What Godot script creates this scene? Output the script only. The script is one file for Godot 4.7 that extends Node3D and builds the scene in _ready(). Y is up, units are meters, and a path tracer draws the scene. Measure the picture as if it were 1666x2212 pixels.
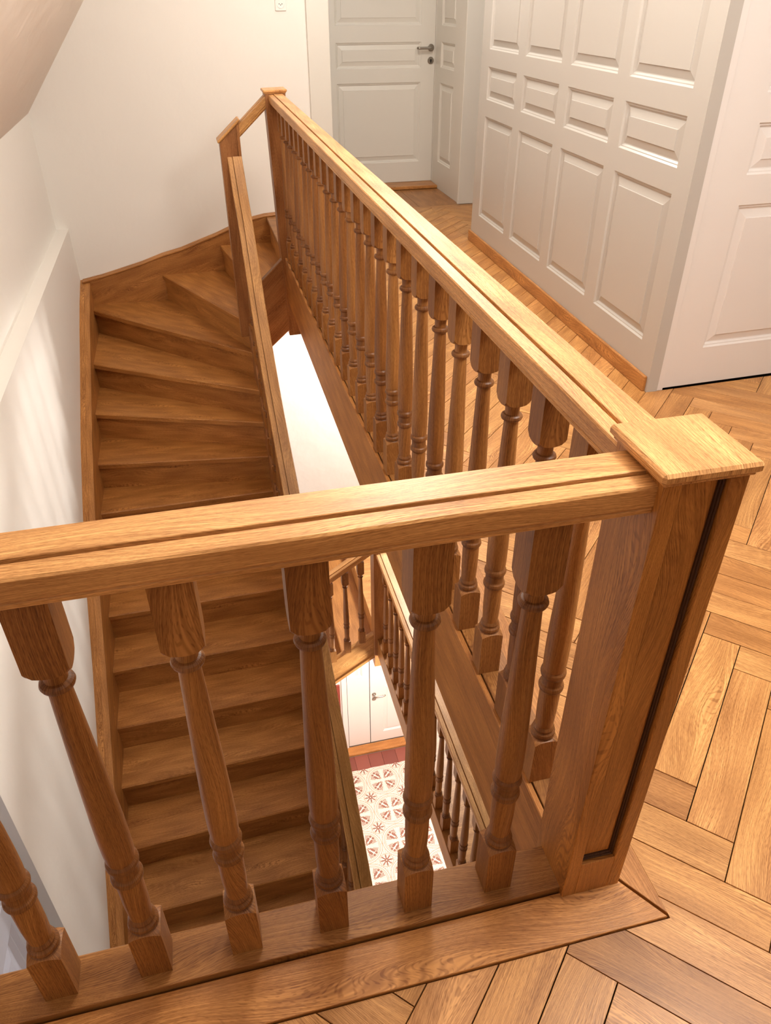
extends Node3D

# ---------------------------------------------------------------- mesh builder
class MB:
	var v := PackedVector3Array()
	var n := PackedVector3Array()
	var uv := PackedVector2Array()
	var g := Vector3.RIGHT          # grain direction
	var off := Vector2.ZERO
	var c := PackedColorArray()
	var cc := Color.WHITE
	func _init(grain := Vector3.RIGHT, o := Vector2.ZERO) -> void:
		g = grain.normalized()
		off = o
	func uvof(p: Vector3, nn: Vector3) -> Vector2:
		var b1 := Vector3.UP if absf(g.y) < 0.8 else Vector3.RIGHT
		b1 = (b1 - g * b1.dot(g)).normalized()
		var b2 := g.cross(b1)
		if absf(nn.dot(g)) > 0.8:
			return Vector2(p.dot(b1) * 0.3, p.dot(b2) / 0.4) + off
		if absf(nn.dot(b1)) > absf(nn.dot(b2)):
			return Vector2(p.dot(g) / 1.1, p.dot(b2) / 0.4) + off
		return Vector2(p.dot(g) / 1.1, p.dot(b1) / 0.4 + 0.37) + off
	func tri(a: Vector3, b: Vector3, c: Vector3) -> void:
		var nn := (b - a).cross(c - a)
		if nn.length_squared() < 1e-16:
			return
		nn = nn.normalized()
		v.append(a); v.append(c); v.append(b)
		for i in 3:
			n.append(nn)
			self.c.append(cc)
		uv.append(uvof(a, nn)); uv.append(uvof(c, nn)); uv.append(uvof(b, nn))
	func tris(a: Vector3, b: Vector3, c: Vector3, na: Vector3, nb: Vector3, nc: Vector3, ua: Vector2, ub: Vector2, uc: Vector2) -> void:
		if (b - a).cross(c - a).length_squared() < 1e-18:
			return
		v.append(a); v.append(c); v.append(b)
		n.append(na); n.append(nc); n.append(nb)
		uv.append(ua); uv.append(uc); uv.append(ub)
		for i in 3:
			self.c.append(cc)
	func trio(a: Vector3, b: Vector3, c: Vector3, o: Vector3) -> void:
		if (b - a).cross(c - a).dot(o) < 0.0:
			tri(a, c, b)
		else:
			tri(a, b, c)
	func quado(a: Vector3, b: Vector3, c: Vector3, d: Vector3, o: Vector3) -> void:
		trio(a, b, c, o)
		trio(a, c, d, o)
	# box with chamfered edges, from centre and size
	func box(c: Vector3, s: Vector3, b := 0.002, xf := Transform3D()) -> void:
		var h := s * 0.5
		b = minf(b, minf(h.x, minf(h.y, h.z)) * 0.8)
		var ctr := xf * c
		for ax in 3:
			var a1 := (ax + 1) % 3
			var a2 := (ax + 2) % 3
			for s0 in [-1.0, 1.0]:
				var q := []
				for k in [[-1.0, -1.0], [1.0, -1.0], [1.0, 1.0], [-1.0, 1.0]]:
					var p := Vector3.ZERO
					p[ax] = s0 * h[ax]
					p[a1] = k[0] * (h[a1] - b)
					p[a2] = k[1] * (h[a2] - b)
					q.append(xf * (c + p))
				var o := Vector3.ZERO
				o[ax] = s0
				quado(q[0], q[1], q[2], q[3], xf.basis * o)
			if b > 0.0:
				for s1 in [-1.0, 1.0]:
					for s2 in [-1.0, 1.0]:
						var q2 := []
						for k in [[-1.0, 0], [1.0, 0], [1.0, 1], [-1.0, 1]]:
							var p2 := Vector3.ZERO
							p2[ax] = k[0] * (h[ax] - b)
							p2[a1] = s1 * (h[a1] - (b if k[1] == 1 else 0.0))
							p2[a2] = s2 * (h[a2] - (b if k[1] == 0 else 0.0))
							q2.append(xf * (c + p2))
						quado(q2[0], q2[1], q2[2], q2[3], (q2[0] + q2[2]) * 0.5 - ctr)
		if b > 0.0:
			for sx in [-1.0, 1.0]:
				for sy in [-1.0, 1.0]:
					for sz in [-1.0, 1.0]:
						var sg := Vector3(sx, sy, sz)
						var q3 := []
						for ax in 3:
							var p3 := sg * (h - Vector3(b, b, b))
							p3[ax] = sg[ax] * h[ax]
							q3.append(xf * (c + p3))
						trio(q3[0], q3[1], q3[2], q3[0] + q3[1] + q3[2] - ctr * 3.0)
	func mm(a: Vector3, b: Vector3, bv := 0.002, xf := Transform3D()) -> void:
		box((a + b) * 0.5, (b - a).abs(), bv, xf)
	# prism over a polygon given in two axes; e is the extrusion from the base plane to the top plane
	func prism(poly: PackedVector2Array, o: Vector3, ax: Vector3, ay: Vector3, e: Vector3, bv := 0.0) -> void:
		var p := poly.duplicate()
		var area := 0.0
		for i in p.size():
			var q := p[(i + 1) % p.size()]
			area += p[i].x * q.y - q.x * p[i].y
		if area < 0.0:
			p.reverse()
		var k := p.size()
		var top := p.duplicate()
		if bv > 0.0:
			for i in k:
				var d0 := (p[i] - p[(i + k - 1) % k]).normalized()
				var d1 := (p[(i + 1) % k] - p[i]).normalized()
				var n0 := Vector2(-d0.y, d0.x)
				var n1 := Vector2(-d1.y, d1.x)
				var den := 1.0 + n0.dot(n1)
				top[i] = p[i] + (n0 + n1) * (bv / maxf(den, 0.3))
		var en := e.normalized()
		var mid := e - en * bv
		var idx := Geometry2D.triangulate_polygon(top)
		for i in range(0, idx.size(), 3):
			var a := o + ax * top[idx[i]].x + ay * top[idx[i]].y
			var b := o + ax * top[idx[i + 1]].x + ay * top[idx[i + 1]].y
			var c := o + ax * top[idx[i + 2]].x + ay * top[idx[i + 2]].y
			trio(a + e, b + e, c + e, e)
		var idx2 := Geometry2D.triangulate_polygon(p)
		for i in range(0, idx2.size(), 3):
			trio(o + ax * p[idx2[i]].x + ay * p[idx2[i]].y, o + ax * p[idx2[i + 1]].x + ay * p[idx2[i + 1]].y, o + ax * p[idx2[i + 2]].x + ay * p[idx2[i + 2]].y, -e)
		for i in k:
			var j := (i + 1) % k
			var d := p[j] - p[i]
			var w := ax * d.y - ay * d.x
			var a0 := o + ax * p[i].x + ay * p[i].y
			var b0 := o + ax * p[j].x + ay * p[j].y
			quado(a0, b0, b0 + mid, a0 + mid, w)
			if bv > 0.0:
				quado(a0 + mid, b0 + mid, o + ax * top[j].x + ay * top[j].y + e, o + ax * top[i].x + ay * top[i].y + e, w + e)
	# closed profile (across, up) swept along a path
	func sweep(prof: PackedVector2Array, path: PackedVector3Array) -> void:
		var k := prof.size()
		var ctr := Vector2.ZERO
		for q in prof:
			ctr += q / k
		var rings := []
		var ups := []
		var acs := []
		for i in path.size():
			var t := (path[mini(i + 1, path.size() - 1)] - path[maxi(i - 1, 0)]).normalized()
			var ac := t.cross(Vector3.UP).normalized()
			var up := ac.cross(t).normalized()
			var r := PackedVector3Array()
			for q in prof:
				r.append(path[i] + ac * q.x + up * q.y)
			rings.append(r); ups.append(up); acs.append(ac)
		var s := 0.0
		for i in path.size() - 1:
			var l := path[i].distance_to(path[i + 1])
			var per := 0.0
			for j in k:
				var m := (j + 1) % k
				var e := prof[m] - prof[j]
				var d2 := Vector2(e.y, -e.x).normalized()
				if d2.dot((prof[j] + prof[m]) * 0.5 - ctr) < 0.0 and false:
					d2 = -d2
				var n0: Vector3 = acs[i] * d2.x + ups[i] * d2.y
				var n1: Vector3 = acs[i + 1] * d2.x + ups[i + 1] * d2.y
				var u0 := Vector2(s / 1.1, per / 0.4) + off
				var u1 := Vector2((s + l) / 1.1, per / 0.4) + off
				var dv := Vector2(0, e.length() / 0.4)
				var a: Vector3 = rings[i][j]
				var b: Vector3 = rings[i][m]
				var c: Vector3 = rings[i + 1][m]
				var d: Vector3 = rings[i + 1][j]
				if (b - a).cross(c - a).dot(n0) > 0.0:
					tris(a, b, c, n0, n0, n1, u0, u0 + dv, u1 + dv)
					tris(a, c, d, n0, n1, n1, u0, u1 + dv, u1)
				else:
					tris(a, c, b, n0, n1, n0, u0, u1 + dv, u0 + dv)
					tris(a, d, c, n0, n1, n1, u0, u1, u1 + dv)
				per += e.length()
			s += l
		var idx := Geometry2D.triangulate_polygon(prof)
		var tv := path[1] - path[0]
		var te := path[path.size() - 1] - path[path.size() - 2]
		for i in range(0, idx.size(), 3):
			trio(rings[0][idx[i]], rings[0][idx[i + 1]], rings[0][idx[i + 2]], -tv)
			var q: PackedVector3Array = rings[path.size() - 1]
			trio(q[idx[i]], q[idx[i + 1]], q[idx[i + 2]], te)
	# turned piece cut from a square blank: profile of (height, radius), half side a
	func turned(prof: PackedVector2Array, a: float, nseg := 32, o := Vector3.ZERO, worn := []) -> void:
		var k := prof.size()
		var diag := a * 1.41421
		var skip := -1
		for i in k - 1:
			cc = Color.WHITE
			for wz in worn:
				if prof[i].x >= wz[0] and prof[i + 1].x <= wz[1]:
					cc = Color(0.70, 0.66, 0.69)
			if i < skip:
				continue
			if prof[i].y >= diag and prof[i + 1].y < diag and a < 0.5:
				skip = i + 1
				while prof[skip].y > a:
					skip += 1
				shoulder(prof.slice(i, skip + 1), a, nseg, o)
				continue
			if prof[i].y <= a and prof[i + 1].y > a and a < 0.5:
				skip = i + 1
				while prof[skip].y < diag:
					skip += 1
				var rv := prof.slice(i, skip + 1)
				rv.reverse()
				shoulder(rv, a, nseg, o)
				continue
			var dy := prof[i + 1].x - prof[i].x
			var dr := prof[i + 1].y - prof[i].y
			var sl := Vector2(dy, -dr).normalized()
			for j in nseg:
				var pts := []
				var nrm := []
				var sq := 0
				for c in [[i, j], [i, j + 1], [i + 1, j + 1], [i + 1, j]]:
					var th: float = TAU * c[1] / nseg
					var lim := a / maxf(absf(cos(th)), absf(sin(th)))
					var rr: float = prof[c[0]].y
					if rr > lim - 1e-5:
						sq += 1
					rr = minf(rr, lim)
					pts.append(o + Vector3(cos(th) * rr, prof[c[0]].x, sin(th) * rr))
					nrm.append(Vector3(cos(th) * sl.x, sl.y, sin(th) * sl.x).normalized())
				var vv := float(j) / nseg * 0.35
				var dvv := 0.35 / nseg
				var u0 := Vector2(prof[i].x / 1.1, vv) + off
				var u1 := Vector2(prof[i + 1].x / 1.1, vv) + off
				if sq == 4:
					quado(pts[0], pts[1], pts[2], pts[3], nrm[0] + nrm[1])
				else:
					tris(pts[0], pts[2], pts[1], nrm[0], nrm[2], nrm[1], u0, u1 + Vector2(0, dvv), u0 + Vector2(0, dvv))
					tris(pts[0], pts[3], pts[2], nrm[0], nrm[3], nrm[2], u0, u1, u1 + Vector2(0, dvv))
		cc = Color.WHITE
		for e in [0, k - 1]:
			var ce := o + Vector3(0, prof[e].x, 0)
			for j in nseg:
				var q := []
				for jj in [j, j + 1]:
					var th2: float = TAU * jj / nseg
					var r2 := minf(prof[e].y, a / maxf(absf(cos(th2)), absf(sin(th2))))
					q.append(ce + Vector3(cos(th2) * r2, 0, sin(th2) * r2))
				trio(ce, q[0], q[1], Vector3(0, -1 if e == 0 else 1, 0))
	# from a square block (first point) to a turned neck (last point), meeting along the true curve
	func shoulder(pr: PackedVector2Array, a: float, nseg: int, o: Vector3) -> void:
		var m := 8
		var cols := []
		for j in nseg + 1:
			var th := TAU * j / nseg
			var lim := a / maxf(absf(cos(th)), absf(sin(th)))
			var ys := pr[0].x
			for i in pr.size() - 1:
				if pr[i].y >= lim and pr[i + 1].y <= lim:
					ys = lerpf(pr[i].x, pr[i + 1].x, (pr[i].y - lim) / maxf(1e-7, pr[i].y - pr[i + 1].y))
			var col := [[o + Vector3(cos(th) * lim, pr[0].x, sin(th) * lim), Vector3.ZERO]]
			for q in m + 1:
				var y := lerpf(ys, pr[pr.size() - 1].x, float(q) / m)
				var r := lim
				var sl := Vector2(1, 0)
				for i in pr.size() - 1:
					var t := (y - pr[i].x) / (pr[i + 1].x - pr[i].x)
					if t >= -1e-4 and t <= 1.0001:
						r = lerpf(pr[i].y, pr[i + 1].y, t)
						var sg := signf(pr[i + 1].x - pr[i].x)
						sl = Vector2(absf(pr[i + 1].x - pr[i].x), -(pr[i + 1].y - pr[i].y) * sg).normalized()
				r = minf(r, lim)
				col.append([o + Vector3(cos(th) * r, y, sin(th) * r), Vector3(cos(th) * sl.x, sl.y, sin(th) * sl.x).normalized()])
			cols.append(col)
		for j in nseg:
			for q in m + 1:
				var p0: Vector3 = cols[j][q][0]
				var p1: Vector3 = cols[j + 1][q][0]
				var p2: Vector3 = cols[j + 1][q + 1][0]
				var p3: Vector3 = cols[j][q + 1][0]
				var out := (p0 + p1 + p2 + p3) * 0.25 - o
				out.y = 0.0
				if q == 0:
					quado(p0, p1, p2, p3, out)
					continue
				var n0: Vector3 = cols[j][q][1]
				var n1: Vector3 = cols[j + 1][q][1]
				var n2: Vector3 = cols[j + 1][q + 1][1]
				var n3: Vector3 = cols[j][q + 1][1]
				var w := func(p: Vector3, jj: int) -> Vector2: return Vector2((p.y - o.y) / 1.1, float(jj) / nseg * 0.35) + off
				var no := n0 + n1 + n2 + n3
				if (p1 - p0).cross(p2 - p0).dot(no) > 0.0 or (p2 - p0).cross(p3 - p0).dot(no) > 0.0:
					tris(p0, p1, p2, n0, n1, n2, w.call(p0, j), w.call(p1, j + 1), w.call(p2, j + 1))
					tris(p0, p2, p3, n0, n2, n3, w.call(p0, j), w.call(p2, j + 1), w.call(p3, j))
				else:
					tris(p0, p2, p1, n0, n2, n1, w.call(p0, j), w.call(p2, j + 1), w.call(p1, j + 1))
					tris(p0, p3, p2, n0, n3, n2, w.call(p0, j), w.call(p3, j), w.call(p2, j + 1))
	# nested rectangles (inset, depth) in the local XY plane facing +Z
	func nested(x0: float, y0: float, x1: float, y1: float, rings: Array, xf: Transform3D) -> void:
		var prev := []
		for r in rings:
			var cur := [Vector3(x0 + r[0], y0 + r[0], r[1]), Vector3(x1 - r[0], y0 + r[0], r[1]), Vector3(x1 - r[0], y1 - r[0], r[1]), Vector3(x0 + r[0], y1 - r[0], r[1])]
			if prev.size():
				for i in 4:
					var j := (i + 1) % 4
					quado(xf * prev[i], xf * prev[j], xf * cur[j], xf * cur[i], xf.basis.z)
			prev = cur
		quado(xf * prev[0], xf * prev[1], xf * prev[2], xf * prev[3], xf.basis.z)
	# board with rectangular openings in the local XY plane, front at z = 0
	func board(x0: float, y0: float, x1: float, y1: float, t: float, holes: Array, xf: Transform3D, deep := 0.022) -> void:
		var xs := [x0, x1]
		var ys := [y0, y1]
		for r in holes:
			xs.append(r[0]); xs.append(r[2]); ys.append(r[1]); ys.append(r[3])
		xs.sort(); ys.sort()
		for i in xs.size() - 1:
			for j in ys.size() - 1:
				if xs[i + 1] - xs[i] < 1e-5 or ys[j + 1] - ys[j] < 1e-5:
					continue
				var cx: float = (xs[i] + xs[i + 1]) * 0.5
				var cy: float = (ys[j] + ys[j + 1]) * 0.5
				var inside := false
				for r in holes:
					if cx > r[0] and cx < r[2] and cy > r[1] and cy < r[3]:
						inside = true
				if not inside:
					quado(xf * Vector3(xs[i], ys[j], 0), xf * Vector3(xs[i + 1], ys[j], 0), xf * Vector3(xs[i + 1], ys[j + 1], 0), xf * Vector3(xs[i], ys[j + 1], 0), xf.basis.z)
		var c := [Vector3(x0, y0, 0), Vector3(x1, y0, 0), Vector3(x1, y1, 0), Vector3(x0, y1, 0)]
		var od := [Vector3.DOWN, Vector3.RIGHT, Vector3.UP, Vector3.LEFT]
		for i in 4:
			var a: Vector3 = c[i]
			var b: Vector3 = c[(i + 1) % 4]
			var z := Vector3(0, 0, -deep)
			quado(xf * a, xf * b, xf * (b + z), xf * (a + z), xf.basis * od[i])
		mm(Vector3(x0, y0, -t), Vector3(x1, y1, -deep), 0.0, xf)
	func mesh() -> ArrayMesh:
		var arr := []
		arr.resize(Mesh.ARRAY_MAX)
		arr[Mesh.ARRAY_VERTEX] = v
		arr[Mesh.ARRAY_NORMAL] = n
		arr[Mesh.ARRAY_TEX_UV] = uv
		arr[Mesh.ARRAY_COLOR] = c
		var m := ArrayMesh.new()
		m.add_surface_from_arrays(Mesh.PRIMITIVE_TRIANGLES, arr)
		return m

# ---------------------------------------------------------------- names and tags
var used := {}
var M := {}
var rng := RandomNumberGenerator.new()

func numbered(s: String) -> String:
	used[s] = used.get(s, -1) + 1
	return s if used[s] == 0 else "%s_%03d" % [s, used[s]]

func obj(called: String, mesh: Mesh, mat: Material, parent: Node = null) -> MeshInstance3D:
	var o := MeshInstance3D.new()
	o.mesh = mesh
	o.material_override = mat
	if parent == null or parent == self:
		o.name = numbered(called)
		add_child(o)
	else:
		o.name = called
		parent.add_child(o, true)
	return o

func tag(o: Node, label: String, category: String, group := "", kind := "") -> void:
	o.set_meta("label", label)
	o.set_meta("category", category)
	if group:
		o.set_meta("group", group)
	if kind:
		o.set_meta("kind", kind)

func thing(called: String, at: Vector3, label: String, category: String, group := "", kind := "") -> Node3D:
	var o := Node3D.new()
	o.name = numbered(called)
	add_child(o)
	o.position = at
	tag(o, label, category, group, kind)
	return o

# a new builder whose points are given in world space and stored relative to a thing
func sub(called: String, mb: MB, mat: Material, parent: Node3D) -> MeshInstance3D:
	var o := obj(called, mb.mesh(), mat, parent)
	var p: Node3D = parent
	var t := Transform3D()
	while p != self:
		t = p.transform * t
		p = p.get_parent()
	o.transform = t.affine_inverse()
	return o

func roff() -> Vector2:
	return Vector2(rng.randf(), rng.randf())

# ---------------------------------------------------------------- materials
func wood_image(sd: int, rings: float, wav: float, pore: float) -> Image:
	var w := 1024
	var h := 1024
	var a := FastNoiseLite.new()
	a.seed = sd; a.noise_type = FastNoiseLite.TYPE_SIMPLEX; a.frequency = 1.0; a.fractal_type = FastNoiseLite.FRACTAL_NONE
	var b := FastNoiseLite.new()
	b.seed = sd + 7; b.noise_type = FastNoiseLite.TYPE_SIMPLEX; b.frequency = 1.0; b.fractal_type = FastNoiseLite.FRACTAL_NONE
	var d := PackedByteArray()
	d.resize(w * h * 3)
	var at := 0
	for j in h:
		var y := float(j) / h
		var yb := clampf((y - 0.9) / 0.1, 0.0, 1.0)
		for i in w:
			var x := float(i) / w
			var xb := clampf((x - 0.9) / 0.1, 0.0, 1.0)
			var val := 0.0
			var wsum := 0.0
			for k in 4:
				var wx := (1.0 - xb) if k % 2 == 0 else xb
				var wy := (1.0 - yb) if k < 2 else yb
				var ww := wx * wy
				if ww <= 0.0:
					continue
				var px := x - (1.0 if k % 2 else 0.0)
				var py := y - (1.0 if k >= 2 else 0.0)
				var warp := a.get_noise_2d(px * 1.6, py * 3.0)
				var r := py * rings + warp * wav
				var f := r - floorf(r)
				var ring := absf(f - 0.35) * 1.5
				ring = 1.0 - clampf(ring, 0.0, 1.0)
				var st := b.get_noise_2d(px * 45.0 + 50.0, py * 360.0 + warp * wav * 8.0)
				var pr := clampf((st - 0.35) * 2.6, 0.0, 1.0) * pore
				var fine := b.get_noise_2d(px * 4.5 + 9.0, py * 215.0 + warp * wav * 4.0)
				var big := a.get_noise_2d(px * 3.0 + 20.0, py * 5.0 + 31.0)
				val += ww * (0.78 + 0.13 * big + 0.25 * fine - 0.13 * ring * (0.8 + 0.5 * fine) - 0.30 * pr)
				wsum += ww
			val = clampf(val / wsum, 0.0, 1.0)
			d[at] = int(255.0 * lerpf(0.52, 1.0, val))
			d[at + 1] = int(255.0 * lerpf(0.42, 1.0, val))
			d[at + 2] = int(255.0 * lerpf(0.32, 1.0, val))
			at += 3
	return Image.create_from_data(w, h, false, Image.FORMAT_RGB8, d)

func wood(c: Color, tex: Texture2D, rough := 0.42, relief := 0.03) -> StandardMaterial3D:
	var m := StandardMaterial3D.new()
	m.albedo_color = Color(c.r, c.g * 0.975, c.b * 0.88)
	m.albedo_texture = tex
	m.vertex_color_use_as_albedo = true
	m.roughness = rough
	m.metallic_specular = 0.45
	m.heightmap_enabled = true
	m.heightmap_texture = tex
	m.heightmap_scale = relief
	return m

func paint(c: Color, rough: float) -> StandardMaterial3D:
	var m := StandardMaterial3D.new()
	m.albedo_color = c
	m.roughness = rough
	return m

func make_materials() -> void:
	var t1 := ImageTexture.create_from_image(wood_image(3, 34.0, 1.6, 1.0))
	var t2 := ImageTexture.create_from_image(wood_image(11, 20.0, 3.2, 0.9))
	var oak := Color(0.70, 0.50, 0.30)
	M.rail = wood(Color(0.93, 0.735, 0.525), t1, 0.38)
	M.rail_b = wood(Color(0.88, 0.69, 0.475), t2, 0.4)
	M.oak = [wood(oak, t1), wood(Color(0.665, 0.465, 0.27), t1), wood(Color(0.73, 0.53, 0.325), t2), wood(Color(0.64, 0.44, 0.25), t2)]
	M.post = wood(Color(0.71, 0.505, 0.34), t1, 0.4)
	M.post_front = wood(Color(0.79, 0.56, 0.315), t2, 0.36)
	M.dark_wood = wood(Color(0.33, 0.215, 0.14), t1, 0.6)  # darker brown wood for the strips round the newel panel
	M.tread = [wood(Color(0.79, 0.565, 0.335), t1, 0.45), wood(Color(0.76, 0.54, 0.315), t2, 0.45), wood(Color(0.81, 0.59, 0.36), t2, 0.45)]
	M.curb = wood(Color(0.70, 0.51, 0.315), t2, 0.4)
	M.border = wood(Color(0.83, 0.61, 0.39), t2, 0.36)
	M.floor = []
	for c in [Color(0.91, 0.71, 0.495), Color(0.88, 0.68, 0.465), Color(0.85, 0.645, 0.435), Color(0.93, 0.735, 0.525), Color(0.80, 0.60, 0.40), Color(0.73, 0.535, 0.35)]:
		M.floor.append(wood(c, t1, 0.36, 0.02))
		M.floor.append(wood(c, t2, 0.36, 0.02))
	M.dark = paint(Color(0.10, 0.06, 0.035), 0.9)
	# plaster with a slight hand-trowelled relief
	var nz := NoiseTexture2D.new()
	nz.width = 512; nz.height = 512; nz.seamless = true
	var fn := FastNoiseLite.new()
	fn.seed = 5; fn.frequency = 0.012; fn.fractal_octaves = 5; fn.fractal_gain = 0.45
	nz.noise = fn
	M.wall = paint(Color(0.93, 0.915, 0.89), 0.85)
	M.wall.heightmap_enabled = true
	M.wall.heightmap_texture = nz
	M.wall.heightmap_scale = 0.25
	M.wall.uv1_triplanar = true
	M.wall.uv1_world_triplanar = true
	M.wall.uv1_scale = Vector3(0.7, 0.7, 0.7)
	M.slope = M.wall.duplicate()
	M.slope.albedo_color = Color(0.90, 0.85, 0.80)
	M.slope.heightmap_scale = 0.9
	M.panel = paint(Color(0.735, 0.72, 0.695), 0.28)
	M.door = paint(Color(0.87, 0.858, 0.825), 0.36)
	M.white = paint(Color(0.91, 0.895, 0.885), 0.34)
	M.blue = paint(Color(0.88, 0.91, 0.99), 0.4)  # daylight on the window casement is put into this pale blue
	M.steel = paint(Color(0.62, 0.60, 0.57), 0.28)
	M.steel.metallic = 1.0
	M.black = paint(Color(0.03, 0.03, 0.03), 0.6)
	M.plastic = paint(Color(0.93, 0.92, 0.90), 0.3)
	M.red = paint(Color(0.56, 0.23, 0.18), 0.4)
	M.redtile = [paint(Color(0.50, 0.27, 0.225), 0.4), paint(Color(0.475, 0.25, 0.21), 0.4), paint(Color(0.53, 0.29, 0.245), 0.4)]
	M.grout = paint(Color(0.62, 0.55, 0.50), 0.9)
	var lamp := paint(Color(1, 0.95, 0.88), 0.5)
	lamp.emission_enabled = true
	lamp.emission = Color(1.0, 0.9, 0.78)
	lamp.emission_energy_multiplier = 2.0
	M.lamp = lamp
	M.tile = paint(Color(1, 1, 1), 0.35)
	M.tile.albedo_texture = ImageTexture.create_from_image(tile_image())

# print of one cement tile: a quarter of a ring with a cross and florets, a star in the far corner
func tile_image() -> Image:
	var w := 256
	var im := Image.create(w, w, false, Image.FORMAT_RGB8)
	var ground := Color(0.93, 0.885, 0.85)
	var ink := Color(0.55, 0.37, 0.325)
	var pale := Color(0.74, 0.60, 0.545)
	for j in w:
		for i in w:
			var x := (i + 0.5) / w
			var y := (j + 0.5) / w
			var r := sqrt(x * x + y * y)
			var a := atan2(y, x)
			var c := ground
			if r > 0.855 and r < 0.89 or r > 0.955 and r < 0.99:
				c = pale
			elif r > 0.79 and r < 0.82:
				c = pale
			elif r < 0.79:
				if minf(x, y) > 0.085:
					var stem := absf(a - PI / 4)
					var lx := (x + y) * 0.7071 - 0.44
					var ly := absf(x - y) * 0.7071
					if (lx * lx) / 0.030 + (ly - 0.10) * (ly - 0.10) / 0.0045 < 1.0 and ly > 0.022:
						c = ink
					if r > 0.14 and r < 0.30 and stem < 0.30 and ly > 0.012:
						c = ink
					if r > 0.44 and r < 0.75 and stem > 0.24 and stem < 0.56 and fposmod(r * 13.0 + stem * 4.0, 1.0) > 0.38:
						c = ink
					if r > 0.64 and r < 0.77 and stem < 0.22 and ly > 0.02:
						c = ink
				elif minf(x, y) > 0.07:
					c = pale
			elif r > 0.99:
				var sx := 1.0 - x
				var sy := 1.0 - y
				var sr := sqrt(sx * sx + sy * sy)
				var sa := atan2(sy, sx)
				var sp := 0.12 + 0.30 * pow(absf(cos(sa * 4.0)), 3.0)
				if sr < sp * 0.85 and sr > 0.04:
					c = ink
				elif sr > 0.36 and sr < 0.39 or (sr > 0.2 and fposmod(x * 11.0, 1.0) < 0.5 and fposmod(y * 11.0, 1.0) < 0.5):
					c = pale
			im.set_pixel(i, j, c)
	return im

# ---------------------------------------------------------------- measured plan (metres, camera above the origin)
const NX := 0.561          # near newel post
const NZ := -0.712
const RZ := -0.715         # centre line of the short landing rail
const RX := 0.554          # centre line of the long landing rail
const FZ := -4.87          # front of the far newel post
const RISE := 0.19
const WALLX := -0.905
const UPX := -0.99
const BACKZ := -6.08
const F1 := -3.04          # first floor
const F0 := -6.10          # ground floor
const X2 := 1.04           # centre line of the long rail of the floor below
const Z2 := -4.42          # front of its far newel post

func _ready() -> void:
	rng.seed = 20
	var cam := Camera3D.new()
	cam.name = "camera"
	cam.keep_aspect = Camera3D.KEEP_HEIGHT
	cam.fov = 68.536
	cam.near = 0.05
	cam.transform = Transform3D(Basis(Vector3(0.9715, -0.0008, 0.23704), Vector3(0.135934, 0.821104, -0.554356), Vector3(-0.194191, 0.570778, 0.797811)).orthonormalized(), Vector3(0, 1.42, 0))
	add_child(cam)
	cam.current = true
	var we := WorldEnvironment.new()
	we.name = "world"
	var env := Environment.new()
	env.background_mode = Environment.BG_COLOR
	env.background_color = Color(0.5, 0.55, 0.65)
	env.tonemap_mode = Environment.TONE_MAPPER_LINEAR
	env.tonemap_exposure = 1.0
	env.sdfgi_enabled = true
	env.ssao_enabled = true
	env.ssil_enabled = true
	we.environment = env
	add_child(we)
	make_materials()
	lamps()
	room()
	floor_boards()
	stairs()
	landing_rails()
	lower_floor()
	ground_floor()
	small_things()

func lamp(at: Vector3, energy: float, r: float, label: String) -> void:
	var t := thing("globe_lamp", at, label, "lamp")
	var b := MB.new()
	b.turned(PackedVector2Array([Vector2(-0.02, 0.10), Vector2(0.0, 0.12), Vector2(0.02, 0.12)]), 1.0, 32)
	obj("base", b.mesh(), M.plastic, t)
	var g := MB.new()
	var pr := PackedVector2Array()
	for i in 17:
		var a := PI * i / 16.0
		pr.append(Vector2(-0.26 - 0.22 * cos(a), maxf(0.002, 0.22 * sin(a))))
	g.turned(pr, 1.0, 32)
	obj("globe", g.mesh(), M.lamp, t)
	var l := OmniLight3D.new()
	l.name = "bulb"
	l.position = Vector3(0, -0.26, 0)
	l.light_color = Color(1.0, 0.98, 0.955)
	l.light_energy = energy
	l.light_size = r
	l.omni_range = 14.0
	l.omni_attenuation = 2.0
	l.shadow_enabled = true
	t.add_child(l)

func lamps() -> void:
	lamp(Vector3(1.45, 2.49, -0.75), 2.6, 0.2, "large round paper globe lamp hanging over the landing nearest the viewer")
	lamp(Vector3(0.75, 2.49, -2.7), 1.5, 0.2, "unseen globe lamp added above the middle of the long balustrade to brighten the left wall")  # added out of view to brighten the left wall, ledge and treads
	lamp(Vector3(1.3, 2.49, -4.7), 1.25, 0.2, "large round paper globe lamp hanging before the far door")
	lamp(Vector3(1.95, -0.31, -5.3), 9.0, 0.2, "large round paper globe lamp hanging one storey down near the back wall")
	lamp(Vector3(1.75, -3.25, -4.2), 7.0, 0.2, "large round paper globe lamp hanging over the tiled hall at the bottom")

# ---------------------------------------------------------------- room shell
const RINGS := [[0.0, 0.0], [0.0065, -0.007], [0.0105, -0.0075], [0.017, -0.0145], [0.0205, -0.015], [0.050, -0.007], [0.0515, -0.003]]

func panelled(parent: Node3D, xf: Transform3D, x0: float, y0: float, x1: float, y1: float, t: float, rects: Array, mat: Material, called := "frame", rings := RINGS) -> void:
	var b := MB.new()
	b.board(x0, y0, x1, y1, t, rects, xf)
	var fr := sub(called, b, mat, parent)
	for r in rects:
		var p := MB.new()
		p.nested(r[0], r[1], r[2], r[3], rings, xf)
		sub("panel", p, mat, fr)

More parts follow.
